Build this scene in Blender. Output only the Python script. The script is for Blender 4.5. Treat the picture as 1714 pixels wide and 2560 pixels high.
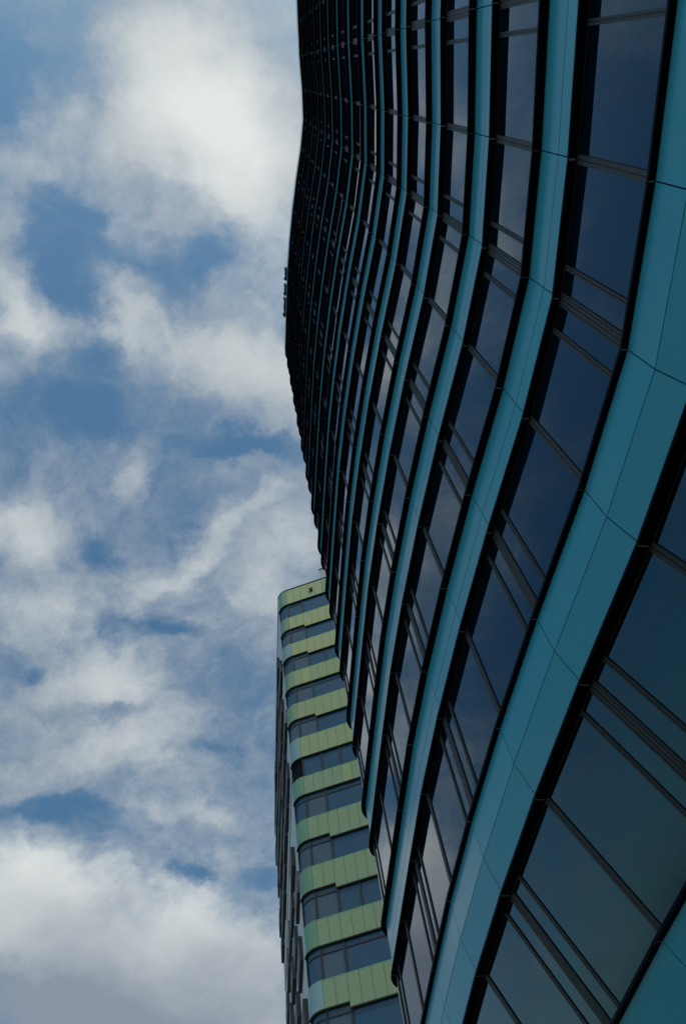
import bpy, math, random
from mathutils import Matrix, Vector
random.seed(7)
R_ = math.radians
for o in list(bpy.data.objects):
    bpy.data.objects.remove(o)
scn = bpy.context.scene
COL = scn.collection

# ------------------------------------------------------------------ camera
EYE = 1.6
VX, VY, F, CX, CY, PW, PH = 594.76, 182.02, 1952.0, 857.0, 1280.0, 1714, 2560
up = Vector(((VX - CX) / F, -(VY - CY) / F, -1.0)).normalized()
fw = Vector((0, 0, -1))
ay = (fw - up * fw.dot(up)).normalized()
ax = ay.cross(up)
ROT = Matrix((ax, ay, up))                       # camera axes -> world axes
cam_d = bpy.data.cameras.new('camera')
cam = bpy.data.objects.new('camera', cam_d)
COL.objects.link(cam)
cam.matrix_world = Matrix.Translation((0, 0, EYE)) @ ROT.to_4x4()
cam_d.sensor_fit = 'VERTICAL'
cam_d.sensor_height = 23.6
cam_d.lens = 23.6 * F / PH
cam_d.clip_start = 0.05
cam_d.clip_end = 6000
scn.camera = cam

# ------------------------------------------------------------------ light, exposure, sky
SUN_EL, SUN_AZ = 62.0, 150.0                     # azimuth clockwise from +Y
sv = Vector((math.sin(R_(SUN_AZ)) * math.cos(R_(SUN_EL)), math.cos(R_(SUN_AZ)) * math.cos(R_(SUN_EL)), math.sin(R_(SUN_EL))))
sun_d = bpy.data.lights.new('sun', 'SUN')
sun_d.energy = 1.4
sun_d.angle = R_(10)
sun_d.color = (1.0, 0.96, 0.9)
sun = bpy.data.objects.new('sun', sun_d)
COL.objects.link(sun)
sun.rotation_euler = sv.to_track_quat('Z', 'Y').to_euler()
scn.view_settings.view_transform = 'Standard'
scn.view_settings.look = 'None'
scn.view_settings.exposure = 0.0
scn.view_settings.gamma = 1.0
scn.view_settings.use_curve_mapping = False

WSTR = 0.1
world = bpy.data.worlds.new('World')
scn.world = world
world.use_nodes = True
NT = world.node_tree
NT.nodes.clear()


def nd(nt, t, **kw):
    n = nt.nodes.new(t)
    for k, v in kw.items():
        setattr(n, k, v)
    return n


def lk(nt, a, b):
    nt.links.new(a, b)


def mth(nt, op, a, b=None, clamp=False):
    n = nd(nt, 'ShaderNodeMath', operation=op, use_clamp=clamp)
    for i, v in enumerate((a, b)):
        if v is None:
            continue
        if isinstance(v, (int, float)):
            n.inputs[i].default_value = v
        else:
            lk(nt, v, n.inputs[i])
    return n.outputs[0]


def mixc(nt, fac, a, b, blend='MIX'):
    n = nd(nt, 'ShaderNodeMix', data_type='RGBA', blend_type=blend)
    for idx, v in ((0, fac), (6, a), (7, b)):
        if isinstance(v, (int, float)):
            n.inputs[idx].default_value = v
        elif isinstance(v, tuple):
            n.inputs[idx].default_value = (*v, 1)
        else:
            lk(nt, v, n.inputs[idx])
    return n.outputs[2]


def smooth(nt, v, a, b, lo=0.0, hi=1.0):
    n = nd(nt, 'ShaderNodeMapRange', interpolation_type='SMOOTHSTEP')
    lk(nt, v, n.inputs[0])
    for i, x in enumerate((a, b, lo, hi)):
        n.inputs[i + 1].default_value = x
    return n.outputs[0]


def px_dir(x, y):
    return ROT @ Vector(((x - CX) / F, -(y - CY) / F, -1.0))


CLO = 0.35


def sky_xy(x, y):
    d = px_dir(x, y).normalized()
    w = max(d.z, 0.02) + CLO
    return d.x / w, d.y / w


def build_sky():
    nt = NT
    out = nd(nt, 'ShaderNodeOutputWorld')
    bg = nd(nt, 'ShaderNodeBackground')
    bg.inputs[1].default_value = WSTR
    sky = nd(nt, 'ShaderNodeTexSky', sky_type='NISHITA', sun_disc=False, sun_elevation=R_(SUN_EL), sun_rotation=R_(SUN_AZ))
    sky.air_density = 1.0
    sky.dust_density = 1.0
    sky.ozone_density = 1.5
    tc = nd(nt, 'ShaderNodeTexCoord')
    sep = nd(nt, 'ShaderNodeSeparateXYZ')
    lk(nt, tc.outputs['Generated'], sep.inputs[0])
    w = mth(nt, 'ADD', mth(nt, 'MAXIMUM', sep.outputs[2], 0.02), CLO)
    cmb = nd(nt, 'ShaderNodeCombineXYZ')
    lk(nt, mth(nt, 'DIVIDE', sep.outputs[0], w), cmb.inputs[0])
    lk(nt, mth(nt, 'DIVIDE', sep.outputs[1], w), cmb.inputs[1])
    P = cmb.outputs[0]

    def noise(scale, detail, rough, dist=0.0, off=(0, 0, 0), vec=P):
        m = nd(nt, 'ShaderNodeMapping')
        m.inputs[1].default_value = off
        lk(nt, vec, m.inputs[0])
        n = nd(nt, 'ShaderNodeTexNoise', noise_dimensions='3D')
        lk(nt, m.outputs[0], n.inputs['Vector'])
        n.inputs['Scale'].default_value = scale
        n.inputs['Detail'].default_value = detail
        n.inputs['Roughness'].default_value = rough
        n.inputs['Distortion'].default_value = dist
        return n
    # wispy displacement of the cloud outlines
    wn = noise(4.5, 9, 0.6, off=(3.1, 1.7, 0))
    wv = nd(nt, 'ShaderNodeVectorMath', operation='SUBTRACT')
    lk(nt, wn.outputs['Color'], wv.inputs[0])
    wv.inputs[1].default_value = (0.5, 0.5, 0.5)
    ws = nd(nt, 'ShaderNodeVectorMath', operation='SCALE')
    lk(nt, wv.outputs[0], ws.inputs[0])
    ws.inputs['Scale'].default_value = 0.2
    wa = nd(nt, 'ShaderNodeVectorMath', operation='ADD')
    lk(nt, P, wa.inputs[0])
    lk(nt, ws.outputs[0], wa.inputs[1])
    PW_ = wa.outputs[0]

    def blob(x, y, rx, ry, rot, amp, soft=0.0):
        c = Vector(sky_xy(x, y))
        a = R_(rot)
        e = 4.0
        jx = (Vector(sky_xy(x + e, y)) - Vector(sky_xy(x - e, y))) / (2 * e)
        jy = (Vector(sky_xy(x, y + e)) - Vector(sky_xy(x, y - e))) / (2 * e)
        u = (jx * math.cos(a) + jy * math.sin(a)) * rx
        v = (-jx * math.sin(a) + jy * math.cos(a)) * ry
        m = nd(nt, 'ShaderNodeMapping', vector_type='TEXTURE')
        m.inputs[1].default_value = (c.x, c.y, 0)
        m.inputs[2].default_value = (0, 0, math.atan2(u.y, u.x))
        m.inputs[3].default_value = (max(u.length, 1e-3), max(v.length, 1e-3), 1)
        lk(nt, PW_, m.inputs[0])
        ln = nd(nt, 'ShaderNodeVectorMath', operation='LENGTH')
        lk(nt, m.outputs[0], ln.inputs[0])
        return smooth(nt, ln.outputs[1], 0.0 + soft, 1.0, amp, 0.0)

    def total(items, base):
        acc = base
        for it in items:
            acc = mth(nt, 'ADD', acc, blob(*it))
        return acc
    def blob_p(x, y, rx, ry, amp):
        m = nd(nt, 'ShaderNodeMapping', vector_type='TEXTURE')
        m.inputs[1].default_value = (x, y, 0)
        m.inputs[3].default_value = (rx, ry, 1)
        lk(nt, PW_, m.inputs[0])
        ln = nd(nt, 'ShaderNodeVectorMath', operation='LENGTH')
        lk(nt, m.outputs[0], ln.inputs[0])
        return smooth(nt, ln.outputs[1], 0.0, 1.0, amp, 0.0)
    n1 = noise(5.0, 14, 0.66, 0.15, off=(0.4, 2.2, 0))
    n4 = noise(17.0, 12, 0.68, 0.5, off=(4.4, 8.2, 0), vec=PW_)
    nv = noise(7.5, 14, 0.70, 0.6, off=(2.9, 6.1, 0), vec=PW_)
    cn = lambda n, amp: mth(nt, 'MULTIPLY', mth(nt, 'SUBTRACT', n.outputs['Fac'], 0.5), amp)
    dens = total(COVER, 0.44)
    for it in COVER_P:
        dens = mth(nt, 'ADD', dens, blob_p(*it))
    body = mth(nt, 'ADD', mth(nt, 'ADD', dens, cn(n1, 1.45)), cn(n4, 0.65))
    veil = mth(nt, 'ADD', mth(nt, 'ADD', mth(nt, 'MULTIPLY', dens, 0.8), cn(nv, 1.9)), 0.12)
    a1 = smooth(nt, body, 0.20, 1.02)
    a2 = smooth(nt, veil, 0.08, 1.15, 0.0, 0.55)
    alpha = mth(nt, 'SUBTRACT', 1.0, mth(nt, 'MULTIPLY', mth(nt, 'SUBTRACT', 1.0, a1), mth(nt, 'SUBTRACT', 1.0, a2)))
    n3 = noise(4.5, 10, 0.6, 0.1, off=(1.3, 5.1, 0))
    lum = total(GLOW, mth(nt, 'ADD', cn(n3, 0.75), 0.46))
    lum = mth(nt, 'ADD', lum, mth(nt, 'MULTIPLY', mth(nt, 'SUBTRACT', a1, 0.6), 0.22))
    lum = mth(nt, 'MINIMUM', mth(nt, 'MAXIMUM', lum, 0.0), 1.0)
    g = 1.0 / WSTR
    cl = mixc(nt, lum, tuple(g * c for c in (0.25, 0.30, 0.37)), tuple(g * c for c in (0.76, 0.80, 0.785)))
    blue = mixc(nt, 1.0, sky.outputs[0], SKY_TINT, 'MULTIPLY')
    final = mixc(nt, alpha, blue, cl)
    lk(nt, final, bg.inputs[0])
    lk(nt, bg.outputs[0], out.inputs[0])


SKY_TINT = (0.78, 1.18, 1.18)
#        x     y    rx   ry  rot  amp      (directions of the cloud masses, given through photo pixels)
COVER = [(524, 251, 327, 459, 0, 0.85), (655, 459, 163, 284, 10, 0.40), (327, 360, 163, 218, 0, 0.18), (163, 306, 131, 131, 0, 0.10), (98, 437, 120, 98, 0, 0.14), (21, 645, 87, 87, 0, 0.08), (163, 940, 163, 76, 0, -0.22), (338, 710, 174, 76, 15, -0.22), (43, 163, 120, 306, 0, -0.30), (218, 612, 163, 142, 0, -0.62), (180, 754, 142, 142, 0, -0.62), (459, 666, 120, 65, 0, -0.28), (295, 874, 120, 120, 10, 0.22), (513, 907, 338, 163, 10, 0.34), (666, 962, 163, 163, 0, 0.22), (21, 852, 81, 142, -10, 0.28), (131, 1060, 240, 103, 5, -0.62), (590, 1126, 196, 45, 6, -0.42), (366, 1186, 60, 142, 20, 0.26), (491, 1355, 295, 65, -42, 0.36), (76, 1344, 218, 142, 0, 0.28), (76, 1563, 207, 142, 0, 0.26), (284, 1383, 87, 76, 0, -0.28), (426, 1579, 120, 49, 15, -0.30), (306, 1552, 76, 43, 0, -0.18), (655, 1475, 185, 295, 0, 0.28), (229, 1727, 360, 131, -12, 0.36), (317, 1798, 131, 34, -22, -0.26), (54, 1716, 76, 49, -20, -0.30), (546, 1891, 142, 76, 0, -0.12), (251, 1902, 415, 120, -12, 0.26), (185, 2039, 196, 52, 12, -0.48), (21, 1967, 87, 54, 0, -0.20), (513, 2077, 185, 52, 6, 0.26), (98, 2274, 317, 245, 20, 0.85), (524, 2350, 317, 131, 10, 0.50), (437, 2224, 81, 45, 25, -0.42), (645, 2175, 98, 49, 0, -0.26), (375, 2503, 699, 218, 0, 0.85)]
GLOW = [(535, 306, 262, 360, 0, 0.58), (645, 612, 174, 240, 0, 0.22), (120, 2170, 360, 131, 16, 0.26), (481, 2284, 284, 98, 10, 0.16), (327, 2600, 800, 360, 0, -0.66), (0, 2640, 380, 260, 0, -0.45), (306, 1530, 502, 437, 0, 0.06), (327, 907, 284, 174, 0, 0.08)]
# further masses beside the picture: (sky x, sky y, rx, ry, amp)
COVER_P = [(-0.78, 0.36, 0.46, 0.42, -0.85), (-0.50, 0.05, 0.27, 0.20, -0.75), (-0.62, 0.82, 0.16, 0.12, 0.35), (-0.72, 0.60, 0.14, 0.12, 0.6), (0.3, 0.2, 0.5, 0.9, 0.2)]
build_sky()

# ------------------------------------------------------------------ materials


def mat(name, col, rough=0.5, spec=0.5, metal=0.0, ior=None, noise_amt=0.0, noise_scale=4.0, bump=0.0, bump_scale=1.0, coat=0.0, tint=None):
    m = bpy.data.materials.new(name)
    m.use_nodes = True
    nt = m.node_tree
    b = nt.nodes['Principled BSDF']
    b.inputs['Base Color'].default_value = (*col, 1)
    b.inputs['Roughness'].default_value = rough
    b.inputs['Metallic'].default_value = metal
    b.inputs['Specular IOR Level'].default_value = spec
    if tint:
        b.inputs['Specular Tint'].default_value = (*tint, 1)
    if ior:
        b.inputs['IOR'].default_value = ior
    if coat:
        b.inputs['Coat Weight'].default_value = coat
        b.inputs['Coat Roughness'].default_value = 0.02
    tc = nd(nt, 'ShaderNodeTexCoord')
    if noise_amt:
        n = nd(nt, 'ShaderNodeTexNoise')
        n.inputs['Scale'].default_value = noise_scale
        n.inputs['Detail'].default_value = 6
        lk(nt, tc.outputs['Object'], n.inputs['Vector'])
        lo = tuple(max(0, c * (1 - noise_amt)) for c in col)
        hi = tuple(min(1, c * (1 + noise_amt)) for c in col)
        lk(nt, mixc(nt, n.outputs['Fac'], lo, hi), b.inputs['Base Color'])
        r = nd(nt, 'ShaderNodeMapRange')
        lk(nt, n.outputs['Fac'], r.inputs[0])
        r.inputs[3].default_value = max(0, rough * 0.75)
        r.inputs[4].default_value = min(1, rough * 1.25)
        lk(nt, r.outputs[0], b.inputs['Roughness'])
    if bump:
        n = nd(nt, 'ShaderNodeTexNoise')
        n.inputs['Scale'].default_value = bump_scale
        n.inputs['Detail'].default_value = 2
        lk(nt, tc.outputs['Object'], n.inputs['Vector'])
        bp = nd(nt, 'ShaderNodeBump')
        bp.inputs['Strength'].default_value = 1.0
        bp.inputs['Distance'].default_value = bump
        lk(nt, n.outputs['Fac'], bp.inputs['Height'])
        lk(nt, bp.outputs[0], b.inputs['Normal'])
    return m


M_TEAL = mat('teal_glass_panel', (0.055, 0.37, 0.46), 0.22, 0.35, noise_amt=0.05, noise_scale=0.7, bump=0.0006, bump_scale=1.3)
M_GLASS = mat('dark_window_glass', (0.001, 0.010, 0.018), 0.015, 0.5, ior=1.75, tint=(0.26, 0.66, 1.0), bump=0.0009, bump_scale=0.9)
M_BLACK = mat('black_anodised_metal', (0.004, 0.005, 0.009), 0.55, 0.04, noise_amt=0.3, noise_scale=6)
M_BACK = mat('black_backing', (0.01, 0.012, 0.014), 0.9, 0.1)
M_JOINT = mat('pale_joint_seal', (0.36, 0.36, 0.34), 0.8, 0.1, noise_amt=0.3, noise_scale=9)
M_SEAM = mat('dusty_seam', (0.11, 0.10, 0.09), 0.9, 0.1, noise_amt=0.7, noise_scale=14)
M_MULL = mat('grey_mullion_metal', (0.05, 0.053, 0.049), 0.5, 0.2, noise_amt=0.15, noise_scale=5)
M_ROOF = mat('grey_roof_membrane', (0.2, 0.2, 0.19), 0.9, 0.1, noise_amt=0.2)
M_RENDER = mat('dark_back_wall', (0.06, 0.07, 0.075), 0.6, 0.3, noise_amt=0.15)
M_PAVE = mat('bounce_paving', (0.17, 0.165, 0.155), 0.85, 0.2, noise_amt=0.15, noise_scale=0.6)  # tone set for the light it throws up at the facade
M_ASPH = mat('asphalt', (0.05, 0.05, 0.052), 0.9, 0.2, noise_amt=0.3, noise_scale=0.8)


# ------------------------------------------------------------------ mesh helpers
class MB:
    def __init__(self):
        self.v, self.f, self.mi, self.mats = [], [], [], []

    def mid(self, m):
        if m not in self.mats:
            self.mats.append(m)
        return self.mats.index(m)

    def quad(self, pts, m):
        i = len(self.v)
        self.v += [tuple(p) for p in pts]
        self.f.append(tuple(range(i, i + len(pts))))
        self.mi.append(self.mid(m))

    def hexa(self, b, t, m):
        """b: bottom ring of 4 points, t: top ring of 4 points (same order, counter-clockwise seen from above)"""
        i = len(self.v)
        self.v += [tuple(p) for p in b] + [tuple(p) for p in t]
        k = self.mid(m)
        for q in ((3, 2, 1, 0), (4, 5, 6, 7), (0, 1, 5, 4), (1, 2, 6, 5), (2, 3, 7, 6), (3, 0, 4, 7)):
            self.f.append(tuple(i + j for j in q))
            self.mi.append(k)

    def sweep(self, rings, m, closed=False):
        """rings: list of closed profile rings, joined along the path, with end caps"""
        i = len(self.v)
        n = len(rings[0])
        for r in rings:
            self.v += [tuple(p) for p in r]
        k = self.mid(m)
        for a in range(len(rings) - 1):
            for b in range(n):
                c = (b + 1) % n
                self.f.append((i + a * n + b, i + a * n + c, i + (a + 1) * n + c, i + (a + 1) * n + b))
                self.mi.append(k)
        if not closed:
            self.f.append(tuple(i + j for j in range(n))[::-1])
            self.f.append(tuple(i + (len(rings) - 1) * n + j for j in range(n)))
            self.mi += [k, k]

    def build(self, name, parent=None, smooth_=False):
        me = bpy.data.meshes.new(name)
        me.from_pydata(self.v, [], self.f)
        for m in self.mats:
            me.materials.append(m)
        me.polygons.foreach_set('material_index', self.mi)
        me.update()
        import bmesh
        bm = bmesh.new()
        bm.from_mesh(me)
        bmesh.ops.recalc_face_normals(bm, faces=bm.faces)
        bm.to_mesh(me)
        bm.free()
        o = bpy.data.objects.new(name, me)
        COL.objects.link(o)
        if parent:
            o.parent = parent
            o.matrix_parent_inverse = parent.matrix_world.inverted()
        return o


def thing(name, label, cat, loc, group=None):
    o = bpy.data.objects.new(name, None)
    o.empty_display_size = 0.5
    o.matrix_world = Matrix.Translation(loc)
    COL.objects.link(o)
    o['label'] = label
    o['category'] = cat
    if group:
        o['group'] = group
    return o


class Path:
    """polyline in plan; pt(i, t, off, z): point on segment i, offset outward (left of travel)"""

    def __init__(self, pts):
        self.p = [Vector(q) for q in pts]
        n = len(self.p)
        self.d = [(self.p[i + 1] - self.p[i]).normalized() for i in range(n - 1)]
        self.L = [(self.p[i + 1] - self.p[i]).length for i in range(n - 1)]
        self.m = []
        self.corner = {}
        for i in range(n):
            a = self.d[max(i - 1, 0)]
            b = self.d[min(i, n - 2)]
            na, nb = Vector((-a.y, a.x)), Vector((-b.y, b.x))
            s = (na + nb).normalized()
            self.m.append(s / max(0.3, s.dot(na)))

    def v(self, i, o, z):
        D = self.corner.get(i)
        if D is not None and o < -0.6:
            q = self.p[i] + self.m[i] * -0.6 + D * (o + 0.6)
        else:
            q = self.p[i] + self.m[i] * o
        return Vector((q.x, q.y, z + EYE))

    def pt(self, i, s, o, z):
        t = s / self.L[i]
        a, b = self.v(i, o, z), self.v(i + 1, o, z)
        return a + (b - a) * t

    def box(self, mb, i, s0, s1, o0, o1, z0, z1, m, o0t=None, o1t=None):
        """o0 inner, o1 outer offset at z0 ; o0t, o1t the same at z1"""
        o0t = o0 if o0t is None else o0t
        o1t = o1 if o1t is None else o1t
        b = [self.pt(i, s0, o0, z0), self.pt(i, s1, o0, z0), self.pt(i, s1, o1, z0), self.pt(i, s0, o1, z0)]
        t = [self.pt(i, s0, o0t, z1), self.pt(i, s1, o0t, z1), self.pt(i, s1, o1t, z1), self.pt(i, s0, o1t, z1)]
        mb.hexa(b, t, m)

    def run(self, mb, prof, m, i0=0, i1=None):
        i1 = len(self.p) - 1 if i1 is None else i1
        mb.sweep([[self.v(i, o, z) for o, z in prof] for i in range(i0, i1 + 1)], m)


# ------------------------------------------------------------------ ground
g = MB()
g.quad([(-3000, -3000, 0), (3000, -3000, 0), (3000, 3000, 0), (-3000, 3000, 0)], M_ASPH)
gr = g.build('ground')
gr['kind'] = 'structure'
pv = MB()
pv.hexa([(-60, -60, 0.004), (60, -60, 0.004), (60, 110, 0.004), (-60, 110, 0.004)], [(-60, -60, 0.12), (60, -60, 0.12), (60, 110, 0.12), (-60, 110, 0.12)], M_PAVE)
bounce_slab = pv.build('bounce_pavement')  # unseen slab, added to reflect light up onto the downward-facing panels
bounce_slab['kind'] = 'structure'

# ------------------------------------------------------------------ blue building: plan
J = {-3: (4.40, -1.98), -2: (4.054, -0.121), -1: (3.793, 1.769), 0: (3.471, 3.493), 1: (2.895, 5.177), 2: (2.146, 7.021),
     3: (1.440, 8.889), 4: (0.779, 10.791), 5: (0.175, 12.691), 6: (-0.370, 14.623), 7: (-0.915, 16.590), 8: (-1.460, 18.563)}
for j in range(-4, -11, -1):
    J[j] = (J[j + 1][0] + 0.36 + 0.02 * (-4 - j), J[j + 1][1] - 1.86)
pts, jn = [], []


def arc(p, az, turn, r, n):
    """points after p on an arc turning clockwise by turn degrees; returns list and the final azimuth"""
    res = []
    c = Vector(p) + Vector((math.sin(R_(az + 90)), math.cos(R_(az + 90)))) * r
    for k in range(1, n + 1):
        a = R_(az - 90 + turn * k / n)
        res.append((c.x + math.sin(a) * r, c.y + math.cos(a) * r))
    return res, az + turn


lo, hi = -10, 8
az_end = math.degrees(math.atan2(J[8][0] - J[6][0], J[8][1] - J[6][1]))
tail, az2 = arc(J[8], az_end, 96, 0.9, 9)
dv = Vector((math.sin(R_(az2)), math.cos(R_(az2))))
side_end = [tuple(Vector(tail[-1]) + dv * 2.0 * k) for k in range(1, 8)]
az_st = math.degrees(math.atan2(J[-9][0] - J[-10][0], J[-9][1] - J[-10][1]))
# mirrored corner at the start (travelling backwards it turns the other way)
p0 = Vector(J[-10])
c0 = p0 + Vector((math.sin(R_(az_st + 90)), math.cos(R_(az_st + 90)))) * 0.9
head = []
for k in range(1, 10):
    a = R_(az_st - 90 - 90 * k / 9)
    head.append((c0.x + math.sin(a) * 0.9, c0.y + math.cos(a) * 0.9))
ds = Vector((math.sin(R_(az_st + 90)), math.cos(R_(az_st + 90))))
side_start = [tuple(Vector(head[-1]) + ds * 2.0 * k) for k in range(1, 8)]
seq = [(q, 's') for q in reversed(side_start)] + [(head[-1], 's')] + [(q, None) for q in reversed(head[:-1])]
seq += [(J[j], j) for j in range(lo, hi + 1)]
seq += [(q, None) for q in tail[:-1]] + [(tail[-1], 's')] + [(q, 's') for q in side_end]
path = Path([q for q, _ in seq])
flag = [f for _, f in seq]
NSEG = len(flag) - 1
idx = {f: i for i, f in enumerate(flag) if isinstance(f, int)}

# rounded corners: below the curved storeys the deep setbacks move the corner as a whole
for a, b in ((idx[hi], idx[hi] + 9), (idx[lo] - 9, idx[lo])):
    n1 = path.d[a - 1]
    n2 = path.d[b]
    n1, n2 = Vector((-n1.y, n1.x)), Vector((-n2.y, n2.x))
    for i in range(a, b + 1):
        path.corner[i] = (n1 + n2) / (1 + n1.dot(n2))

H = 3.6
Z1 = 8.144


def zsill(k):
    return 4.86 if k == 0 else Z1 + (k - 1) * H


TOP = 15


def spec(k):
    """offsets of storey band k: lip of sill ledge, panel top, panel seam, panel foot, soffit lip, mullion face, glass (below this band)"""
    if k == 0:
        return dict(lip=-0.926, pt=-1.00, ps=-1.28, pb=-1.53, lo=-1.50, mu=-1.63, gl=-1.645, mub=-1.63, glb=-1.645)
    if k == 1:
        return dict(lip=0.0, pt=-0.075, ps=-0.072, pb=-0.20, lo=-0.16, mu=-0.325, gl=-0.34, mub=-1.06, glb=-1.075)
    return dict(lip=0.0, pt=-0.128, ps=-0.128, pb=-0.132, lo=-0.030, mu=-0.152, gl=-0.167, mub=-0.152, glb=-0.167)


blue = thing('office_building', 'tall curved office building with teal glass bands and black ledges', 'office building', (6, 8, 0))
INNER = -0.75


def zsoff(k):
    return 57.65 if k == TOP else zsill(k) - 1.30


def make_band(k):
    s = spec(k)
    zs, zl = zsill(k), zsoff(k)
    par = k == TOP
    if par:
        s = dict(lip=0, pt=-0.03, ps=-0.03, pb=-0.03, lo=0.0, mu=-0.152, gl=-0.167)
        zs = zl + 1.55
    # cladding panels, two rows, open joints over a black backing
    INNER = -2.6 if k == 0 else -0.75
    mb = MB()
    g = 0.008
    zm = zs - 0.675
    za = zl + 0.055
    path.run(mb, [(INNER, za), (min(s['pb'], s['ps']) - 0.05, za), (min(s['pt'], s['ps']) - 0.05, zs - 0.002), (INNER, zs - 0.002)], M_BACK)
    i = 0
    while i < NSEG:
        e0 = g if flag[i] is not None else 0.0
        e1 = g if flag[i + 1] is not None else 0.0
        L = path.L[i]
        path.box(mb, i, e0, L - e1, s['pt'] - 0.03, s['pt'], zm + g, zs - 0.003, M_TEAL, None, None) if abs(s['pt'] - s['ps']) < 1e-4 else \
            path.box(mb, i, e0, L - e1, s['ps'] - 0.03, s['ps'], zm + g, zs - 0.003, M_TEAL, s['pt'] - 0.03, s['pt'])
        path.box(mb, i, e0, L - e1, s['pb'] - 0.03, s['pb'], za + 0.002, zm - g, M_TEAL, s['ps'] - 0.03, s['ps'])
        i += 1
    mb.build('spandrel', blue)
    # projecting ledges
    if not par:
        mb = MB()
        l = s['lip']
        path.run(mb, [(INNER, zs), (l - 0.006, zs), (l, zs + 0.006), (l, zs + 0.05), (l - 0.03, zs + 0.062), (INNER, zs + 0.07)], M_BLACK)
        for i, f in enumerate(flag):
            if f is not None and 0 < i < NSEG:
                strip(mb, i, l - 0.115, l - 0.004, zs - 0.003, 0.0055)
        mb.build('sill_ledge', blue)
    mb = MB()
    l = s['lo']
    path.run(mb, [(INNER, zl), (l - 0.006, zl), (l, zl + 0.006), (l, zl + 0.045), (l - 0.02, zl + 0.053), (INNER, zl + 0.053)], M_BLACK)
    for i, f in enumerate(flag):
        if f is not None and 0 < i < NSEG:
            strip(mb, i, s['mu'] + 0.03, l - 0.004, zl - 0.003, 0.007)
    path.run(mb, [(s['mu'] - 0.004, zl - 0.005), (s['mu'] + 0.004, zl - 0.005), (s['mu'] + 0.004, zl - 0.001), (s['mu'] - 0.004, zl - 0.001)], M_SEAM)
    mb.build('soffit_ledge', blue)


def strip(mb, i, o0, o1, z, w):
    a, b = path.v(i, o0, z), path.v(i, o1, z)
    d = (path.d[max(i - 1, 0)] + path.d[min(i, NSEG - 1)]).normalized()
    t = Vector((d.x, d.y, 0)) * w * (1.6 if random.random() < 0.25 else 1.0) * (1.0 if w > .006 else random.choice((0.5, 1, 1)))
    q = [a - t, a + t, b + t, b - t]
    mb.hexa([p - Vector((0, 0, 0.002)) for p in q], q, M_JOINT)


for k in range(0, TOP + 1):
    make_band(k)


def win_bay(fr, gl, i, k, z0, z1):
    """frame members and panes of the bay on segment i below band k"""
    s = spec(min(k, TOP - 1))
    L = path.L[i]
    f0, f1 = flag[i], flag[i + 1]

    def mull(c, w, groove):
        c0, c1 = max(0.0, c - w / 2), min(L, c + w / 2)
        if c1 - c0 < 0.005:
            return
        dep = s['mu'] if not groove else s['mu'] + 0.0
        path.box(fr, i, c0, c1, s['glb'] - 0.02, s['mub'] - 0.006, z0, z1, M_MULL, s['gl'] - 0.02, dep - 0.006)
        # two raised ribs on the face leave a fine shadow groove
        cm = c
        ribs = ((c0, cm - 0.063), (cm - 0.051, cm - 0.006), (cm + 0.006, cm + 0.051), (cm + 0.063, c1)) if w > 0.15 else ((c0, cm - 0.006), (cm + 0.006, c1))
        for a, b in ribs:
            a, b = max(a, c0), min(b, c1)
            if b - a > 0.004:
                path.box(fr, i, a, b, s['mub'] - 0.005, s['mub'] + 0.006, z0 + 0.002, z1 - 0.002, M_MULL, dep - 0.005, dep + 0.006)
    ev0 = (isinstance(f0, int) and f0 % 2 == 0)
    ev1 = (isinstance(f1, int) and f1 % 2 == 0)
    edges = []
    for c, f, ev, sg in ((0, f0, ev0, 1), (L, f1, ev1, -1)):
        if f is None:
            continue
        mull(c, 0.18 if ev else 0.118, True)
        if ev:
            mull(c + sg * 0.43, 0.072, False)
            edges.append(c + sg * 0.43)
    path.box(fr, i, 0, L, s['gl'] - 0.02, s['gl'] + 0.004, z1 - 0.03, z1 - 0.001, M_BLACK)
    path.box(fr, i, 0, L, s['glb'] - 0.02, s['glb'] + 0.004, z0 + 0.001, z0 + 0.03, M_BLACK)
    cuts = [0.0] + sorted(edges) + [L]
    for a, b in zip(cuts[:-1], cuts[1:]):
        if b - a < 0.02:
            continue
        tl = random.uniform(-0.0015, 0.0015)
        tl2 = random.uniform(-0.0015, 0.0015)
        go, gb = s['gl'], s['glb']
        p = [path.pt(i, a, gb + tl, z0), path.pt(i, b, gb - tl, z0), path.pt(i, b, go - tl + tl2, z1), path.pt(i, a, go + tl + tl2, z1)]
        bk = [path.pt(i, a, gb - 0.03, z0), path.pt(i, b, gb - 0.03, z0), path.pt(i, b, go - 0.03, z1), path.pt(i, a, go - 0.03, z1)]
        gl.hexa([bk[0], bk[1], p[1], p[0]], [bk[3], bk[2], p[2], p[3]], M_GLASS)


rest = MB()
count = 0
for k in range(0, TOP + 1):
    z1 = zsoff(k)
    z0 = (zsill(k - 1) + 0.07) if k > 0 else -EYE + 0.14
    for i in range(NSEG):
        f0, f1 = flag[i], flag[i + 1]
        if 1 <= k <= 9 and isinstance(f0, int) and isinstance(f1, int) and f0 >= -3 and count < 100:
            fr, gl = MB(), MB()
            win_bay(fr, gl, i, k, z0, z1)
            w = fr.build('window', blue)
            gl.build('pane', w)
            count += 1
        else:
            win_bay(rest, rest, i, k, z0, z1)
r = rest.build('window', blue)
r['kind'] = 'stuff'
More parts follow.
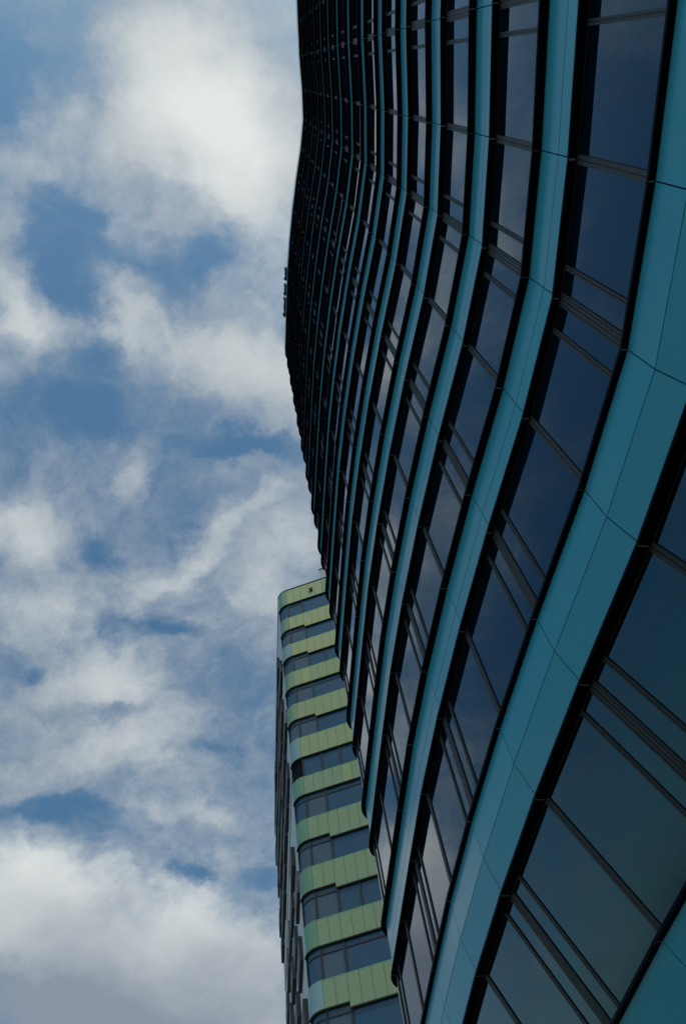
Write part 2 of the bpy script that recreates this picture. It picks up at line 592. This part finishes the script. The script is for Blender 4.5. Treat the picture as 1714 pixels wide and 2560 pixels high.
# roof slab, inner core and back wall
mb = MB()
zt = zsoff(TOP) + 1.0 + EYE
ring = [path.v(i, -0.5, 0) for i in range(NSEG + 1)]
mb.v += [(p.x, p.y, zt) for p in ring]
mb.f.append(tuple(range(len(ring))))
mb.mi.append(mb.mid(M_ROOF))
mb.build('roof', blue)
mb = MB()
a, b = path.v(0, -0.3, -EYE + 0.13), path.v(NSEG, -0.3, -EYE + 0.13)
d = (b - a).normalized()
n = Vector((-d.y, d.x, 0))
th = n * (0.35 if (Vector((0, 8, 0)) - a).dot(n) < 0 else -0.35)
zz = Vector((0, 0, zsoff(TOP) + 1.6 + EYE))
mb.hexa([a, b, b + th, a + th], [a + zz, b + zz, b + th + zz, a + th + zz], M_RENDER)
mb.build('back_wall', blue)
# solid dark core behind the glass so that nothing shows through
mb = MB()
mb.sweep([[path.v(i, -0.68, 6.87), path.v(i, -0.70, 6.87), path.v(i, -0.70, zsoff(TOP)), path.v(i, -0.68, zsoff(TOP))] for i in range(NSEG + 1)], M_BACK)
mb.sweep([[path.v(i, -2.3, -EYE + 0.13), path.v(i, -2.32, -EYE + 0.13), path.v(i, -2.32, 6.9), path.v(i, -2.3, 6.9)] for i in range(NSEG + 1)], M_BACK)
mb.build('inner_wall', blue)

# ------------------------------------------------------------------ green tower behind
M_LIME = mat('lime_glass_cladding', (0.47, 0.50, 0.23), 0.35, 0.35, noise_amt=0.06, noise_scale=2.5, bump=0.001, bump_scale=60)
M_SAGE = mat('sage_glass_cladding', (0.31, 0.41, 0.23), 0.35, 0.35, noise_amt=0.06, noise_scale=2.5, bump=0.001, bump_scale=60)
M_FERN = mat('fern_glass_cladding', (0.20, 0.38, 0.23), 0.3, 0.4, noise_amt=0.08, noise_scale=2.5, bump=0.001, bump_scale=60)
M_AQUA = mat('pale_aqua_cladding', (0.30, 0.45, 0.44), 0.25, 0.45, noise_amt=0.08, noise_scale=2.0)
M_OLIVE = mat('dark_olive_edge', (0.035, 0.04, 0.02), 0.7, 0.2)
M_TGL = mat('tower_window_glass', (0.028, 0.088, 0.145), 0.03, 0.5, ior=1.6, bump=0.001, bump_scale=0.7)
M_FRIT = mat('fritted_window_glass', (0.085, 0.125, 0.165), 0.12, 0.5, noise_amt=0.15, noise_scale=30)
M_TFR = mat('dark_window_frame', (0.03, 0.035, 0.035), 0.5, 0.4)
M_WHITE = mat('white_wall_panel', (0.62, 0.64, 0.63), 0.5, 0.3, noise_amt=0.06, noise_scale=1.5)
M_BOX = mat('dark_grey_louvre_metal', (0.085, 0.085, 0.082), 0.55, 0.3, noise_amt=0.2, noise_scale=2.0)
M_PLANT = mat('light_grey_metal', (0.45, 0.46, 0.46), 0.5, 0.3, noise_amt=0.08)
Q = Vector((-7.05, 42.62))
D1 = Vector((math.sin(R_(96.2)), math.cos(R_(96.2))))
WID, LEN, RAD, LAZ = 14.0, 27.0, 1.18, -14.8
fpts = [tuple(Q + D1 * (0.7 * k)) for k in range(20, -1, -1)]
atail, laz = arc(fpts[-1], 276.2, 360 + LAZ - 276.2, RAD, 8)
tp = Path(fpts + atail)
NF = 20
DL = Vector((math.sin(R_(LAZ)), math.cos(R_(LAZ))))
lp = Path([atail[-1], tuple(Vector(atail[-1]) + DL * LEN)])
tower = thing('office_tower', 'slim tower with rounded corner and striped lime green bands behind the blue building', 'tower', (Q.x + 4, Q.y + 10, 0))
RAWB = [(85.57, 82.4), (79.66, 77.18), (74.47, 72.08), (69.45, 66.84), (64.21, 61.71), (59.12, 56.32), (53.94, 51.68), (49.02, 46.63), (44.01, 41.65), (39.03, 36.71), (34.17, 31.96)]
BANDS = [(a * 0.72, b * 0.72) for a, b in RAWB]
while BANDS[-1][0] > 7:
    BANDS.append((BANDS[-1][0] - 3.62, BANDS[-1][0] - 3.62 - 1.7))
STEP = {1, 2, 4, 7, 8, 10, 13}
M_MID = mat('yellow_green_glass_cladding', (0.39, 0.46, 0.22), 0.35, 0.35, noise_amt=0.06, noise_scale=2.5, bump=0.001, bump_scale=60)
FRONT = {0: M_LIME, 1: M_LIME, 2: M_LIME, 3: M_MID, 4: M_MID, 5: M_MID}
AQ = {2, 5, 10}
ZTOP = BANDS[0][0]
for k, (zt_, zb_) in enumerate(BANDS):
    mb = MB()
    fm = FRONT.get(k, M_SAGE)
    tp.run(mb, [(-1.2, zb_ + 0.06), (-0.05, zb_ + 0.06), (-0.05, zt_ - 0.01), (-1.2, zt_ - 0.01)], M_OLIVE)
    for i in range(NF):
        s = 0.7 * (NF - i)
        drop = 0.30 if (k in STEP and s > 1.5) else 0.0
        f_ = fm if (k + i) % 7 else FRONT.get(k - 1, M_SAGE)
        tp.box(mb, i, 0.011, 0.689, -0.04, 0.0, zb_ + 0.09 - drop, zt_ - 0.12, f_)
        tp.box(mb, i, 0.011, 0.689, -0.045, -0.02, zt_ - 0.115, zt_, M_FERN)
        tp.box(mb, i, 0.0, 0.7, -0.35, 0.012, zb_ - drop, zb_ + 0.08 - drop, M_OLIVE)
        if k % 1 == 0 and random.random() < 0.8:
            zc = zb_ + 0.3 + random.random() * (zt_ - zb_ - 0.7)
            tp.box(mb, i, -0.02, 0.02, -0.01, 0.006, zc, zc + 0.04, M_WHITE)
    mb.build('spandrel', tower)
    mb = MB()
    for i in range(NF, len(tp.p) - 1):
        e0 = 0.012 if i == NF else 0
        cm_ = M_AQUA if k in AQ else (M_FERN if i > NF + 2 or k > 5 else M_SAGE)
        if i >= NF + 6:
            cm_ = M_AQUA
        tp.box(mb, i, e0, tp.L[i], -0.04, 0.0, zb_ + 0.09, zt_, cm_)
        tp.box(mb, i, 0, tp.L[i], -0.35, 0.012, zb_, zb_ + 0.08, M_OLIVE)
    mb.build('corner_panel', tower)
    # windows under this band
    zlo = BANDS[k + 1][0] if k + 1 < len(BANDS) else -EYE + 0.14
    drop = 0.30 if k in STEP else 0.0

    def swin(i0, i1, zhi, glass, transom, both=False):
        fr, gl = MB(), MB()
        for i in range(i0, i1):
            tp.box(gl, i, 0.0, tp.L[i], -0.16, -0.14, zlo, zhi, glass)
            if transom:
                tp.box(fr, i, 0, tp.L[i], -0.13, -0.10, zhi - 0.42, zhi - 0.36, M_TFR)
        tp.box(fr, i1 - 1, tp.L[i1 - 1] - 0.11, tp.L[i1 - 1], -0.13, -0.06, zlo, zhi, M_TFR)
        if both:
            tp.box(fr, i0, 0, 0.06, -0.13, -0.06, zlo, zhi, M_TFR)
        w_ = fr.build('window', tower)
        gl.build('pane', w_)
    n_ = len(tp.p) - 1
    tall = k in (3, 6, 9)
    swin(NF, n_, zb_, M_BACK if k == 5 else (M_FRIT if k in (1, 4, 7, 8) else M_TGL), k not in (0, 5))
    swin(NF - 2, NF, zb_, M_FRIT if k not in (0, 5) else M_TGL, k != 5)
    e = NF - 2
    if k in (2, 5, 8):
        swin(NF - 4, NF - 2, zb_ - drop, M_TGL, tall)
        e = NF - 4
    while e > 0:
        b_ = max(0, e - 4)
        swin(b_, e, zb_ - drop, M_TGL, tall)
        e = b_
# left side: pale wall, one dark slot, rows of projecting dark boxes
mb = MB()
ZS0, ZS1 = 39.25, 39.95
lp.box(mb, 0, 0, LEN, -1.0, -0.05, -EYE, ZS0, M_WHITE)
lp.box(mb, 0, 0, LEN, -1.0, -0.30, ZS0, ZS1, M_BACK)
lp.box(mb, 0, 0, LEN, -1.0, -0.05, ZS1, ZTOP - 0.05, M_WHITE)
mb.build('side_wall', tower)
nb = 0
for k, (zt_, zb_) in enumerate(BANDS):
    z_hi = zt_ + 0.55
    if k < 1 or z_hi < 6 or ZS0 - 2.4 < z_hi < ZS1 + 1.7:
        continue
    ss = (0.05, 1.7, 0.9, 2.4)[k % 4] + (2.5 if k == 1 else 0)
    while ss < LEN - 1.5 and nb < 100:
        ln = min(random.choice((2.8, 3.2, 3.4)), LEN - ss)
        dz = random.choice((0, 0, -0.35, 0.3))
        dpt = random.choice((0.17, 0.2, 0.23))
        mb = MB()
        lp.box(mb, 0, ss, ss + ln, -0.05, dpt, z_hi - 1.5 + dz, z_hi + dz, M_BOX)
        lp.box(mb, 0, ss + 0.02, ss + ln - 0.02, -0.04, dpt - 0.03, z_hi - 1.52 + dz, z_hi - 1.501 + dz, M_TFR)
        mb.build('wall_box', tower)
        nb += 1
        ss += ln + (random.choice((0.25, 0.4, 0.8)) if k < 6 else random.choice((0.6, 1.2, 1.9, 2.4)))
# roof edge, roof, plant room, small lamp housing, plain backs
mb = MB()
tp.run(mb, [(-0.3, ZTOP - 0.01), (0.03, ZTOP - 0.01), (0.03, ZTOP + 0.07), (-0.3, ZTOP + 0.07)], M_OLIVE)
lp.run(mb, [(-0.3, ZTOP - 0.045), (0.0, ZTOP - 0.045), (0.0, ZTOP + 0.05), (-0.3, ZTOP + 0.05)], M_OLIVE)
mb.build('roof_edge', tower)
mb = MB()
rr = [tp.v(i, -0.1, ZTOP - 0.2) for i in range(len(tp.p))] + [lp.v(1, -0.1, ZTOP - 0.2)]
far = Vector(lp.p[1]) + D1 * (WID + 8)
rr.append(Vector((far.x, far.y, ZTOP - 0.2 + EYE)))
mb.quad(rr, M_ROOF)
mb.build('roof', tower)
mb = MB()
e0 = tp.v(0, -0.2, -EYE)
e1 = Vector((far.x, far.y, 0))
e2 = lp.v(1, -0.2, -EYE)
hh = Vector((0, 0, ZTOP - 0.25 + EYE))
for a_, b_ in ((e0, e1), (e1, e2)):
    dd = (b_ - a_).normalized()
    nn = Vector((-dd.y, dd.x, 0)) * 0.3
    mb.hexa([a_, b_, b_ + nn, a_ + nn], [a_ + hh, b_ + hh, b_ + nn + hh, a_ + nn + hh], M_RENDER)
mb.build('back_wall', tower)
mb = MB()
c_ = Q + D1 * 3.4 + Vector((0.1, 0.9945)) * 0.6
ca = [c_, c_ + D1 * 5, c_ + D1 * 5 + Vector((0.1, 0.9945)) * 5, c_ + Vector((0.1, 0.9945)) * 5]
mb.hexa([(p.x, p.y, ZTOP - 0.15 + EYE) for p in ca], [(p.x, p.y, ZTOP + 2.5 + EYE) for p in ca], M_PLANT)
ins = [c_ - D1 * 0.06, c_ + D1 * 5.06, c_ + D1 * 5.06 + Vector((0.1, 0.9945)) * 5, c_ + Vector((0.1, 0.9945)) * 5.0]
mb.hexa([(p.x, p.y - 0.05, ZTOP + 2.505 + EYE) for p in ins], [(p.x, p.y - 0.05, ZTOP + 2.6 + EYE) for p in ins], M_TFR)
mb.build('plant_room', tower)
mb = MB()
i_ = NF - 4
tp.box(mb, i_, 0.20, 0.50, 0.001, 0.16, ZTOP - 1.45, ZTOP - 1.15, M_TFR)
tp.box(mb, i_, 0.17, 0.53, 0.10, 0.20, ZTOP - 1.14, ZTOP - 1.10, M_TFR)
tp.box(mb, i_, 0.24, 0.46, 0.161, 0.175, ZTOP - 1.42, ZTOP - 1.2, M_OLIVE)
mb.build('floodlight', tower)

# ------------------------------------------------------------------ small units on the blue building's roof edge
M_UNIT = mat('dark_unit_metal', (0.02, 0.024, 0.024), 0.8, 0.1)
M_PALE = mat('pale_unit_curve', (0.34, 0.36, 0.36), 0.4, 0.4)
ULAB = ['dark roof unit with a pale curved face, topmost of three on the roof edge',
        'small dark roof unit between the two others on the blue building roof edge',
        'longest pale curved roof unit, lowest of three on the roof edge']
ZR = zsoff(TOP) + 1.55
for q, (j, s0, ln) in enumerate(((5, 0.25, 0.85), (5, 1.45, 0.75), (6, 0.45, 1.35))):
    i = idx[j]
    base = path.pt(i, s0 + ln / 2, 0, ZR - 0.001)
    t = thing('rooftop_unit', ULAB[q], 'roof unit', base, 'units along the roof edge')
    fr = MB()
    for a, b in ((0.0, 0.12), (ln - 0.12, ln)):
        path.box(fr, i, s0 + a, s0 + b, -0.5, 0.12, ZR, ZR + 0.7, M_UNIT)
    path.box(fr, i, s0 + 0.12, s0 + ln - 0.12, -0.5, -0.42, ZR, ZR + 0.75, M_UNIT)
    path.box(fr, i, s0 + 0.12, s0 + ln - 0.12, -0.42, 0.07, ZR, ZR + 0.06, M_UNIT)
    fr.build('bracket', t)
    cu = MB()
    rings = []
    for a in range(9):
        th_ = math.pi * a / 8
        rings.append([path.pt(i, s0 + 0.13 + (ln - 0.26) * a / 8, o, z) for o, z in ((-0.2, ZR + 0.08), (0.02 + 0.08 * math.sin(th_), ZR + 0.08), (0.02 + 0.08 * math.sin(th_), ZR + 0.7), (-0.2, ZR + 0.7))])
    cu.sweep(rings, M_PALE)
    cu.build('curved_face', t)
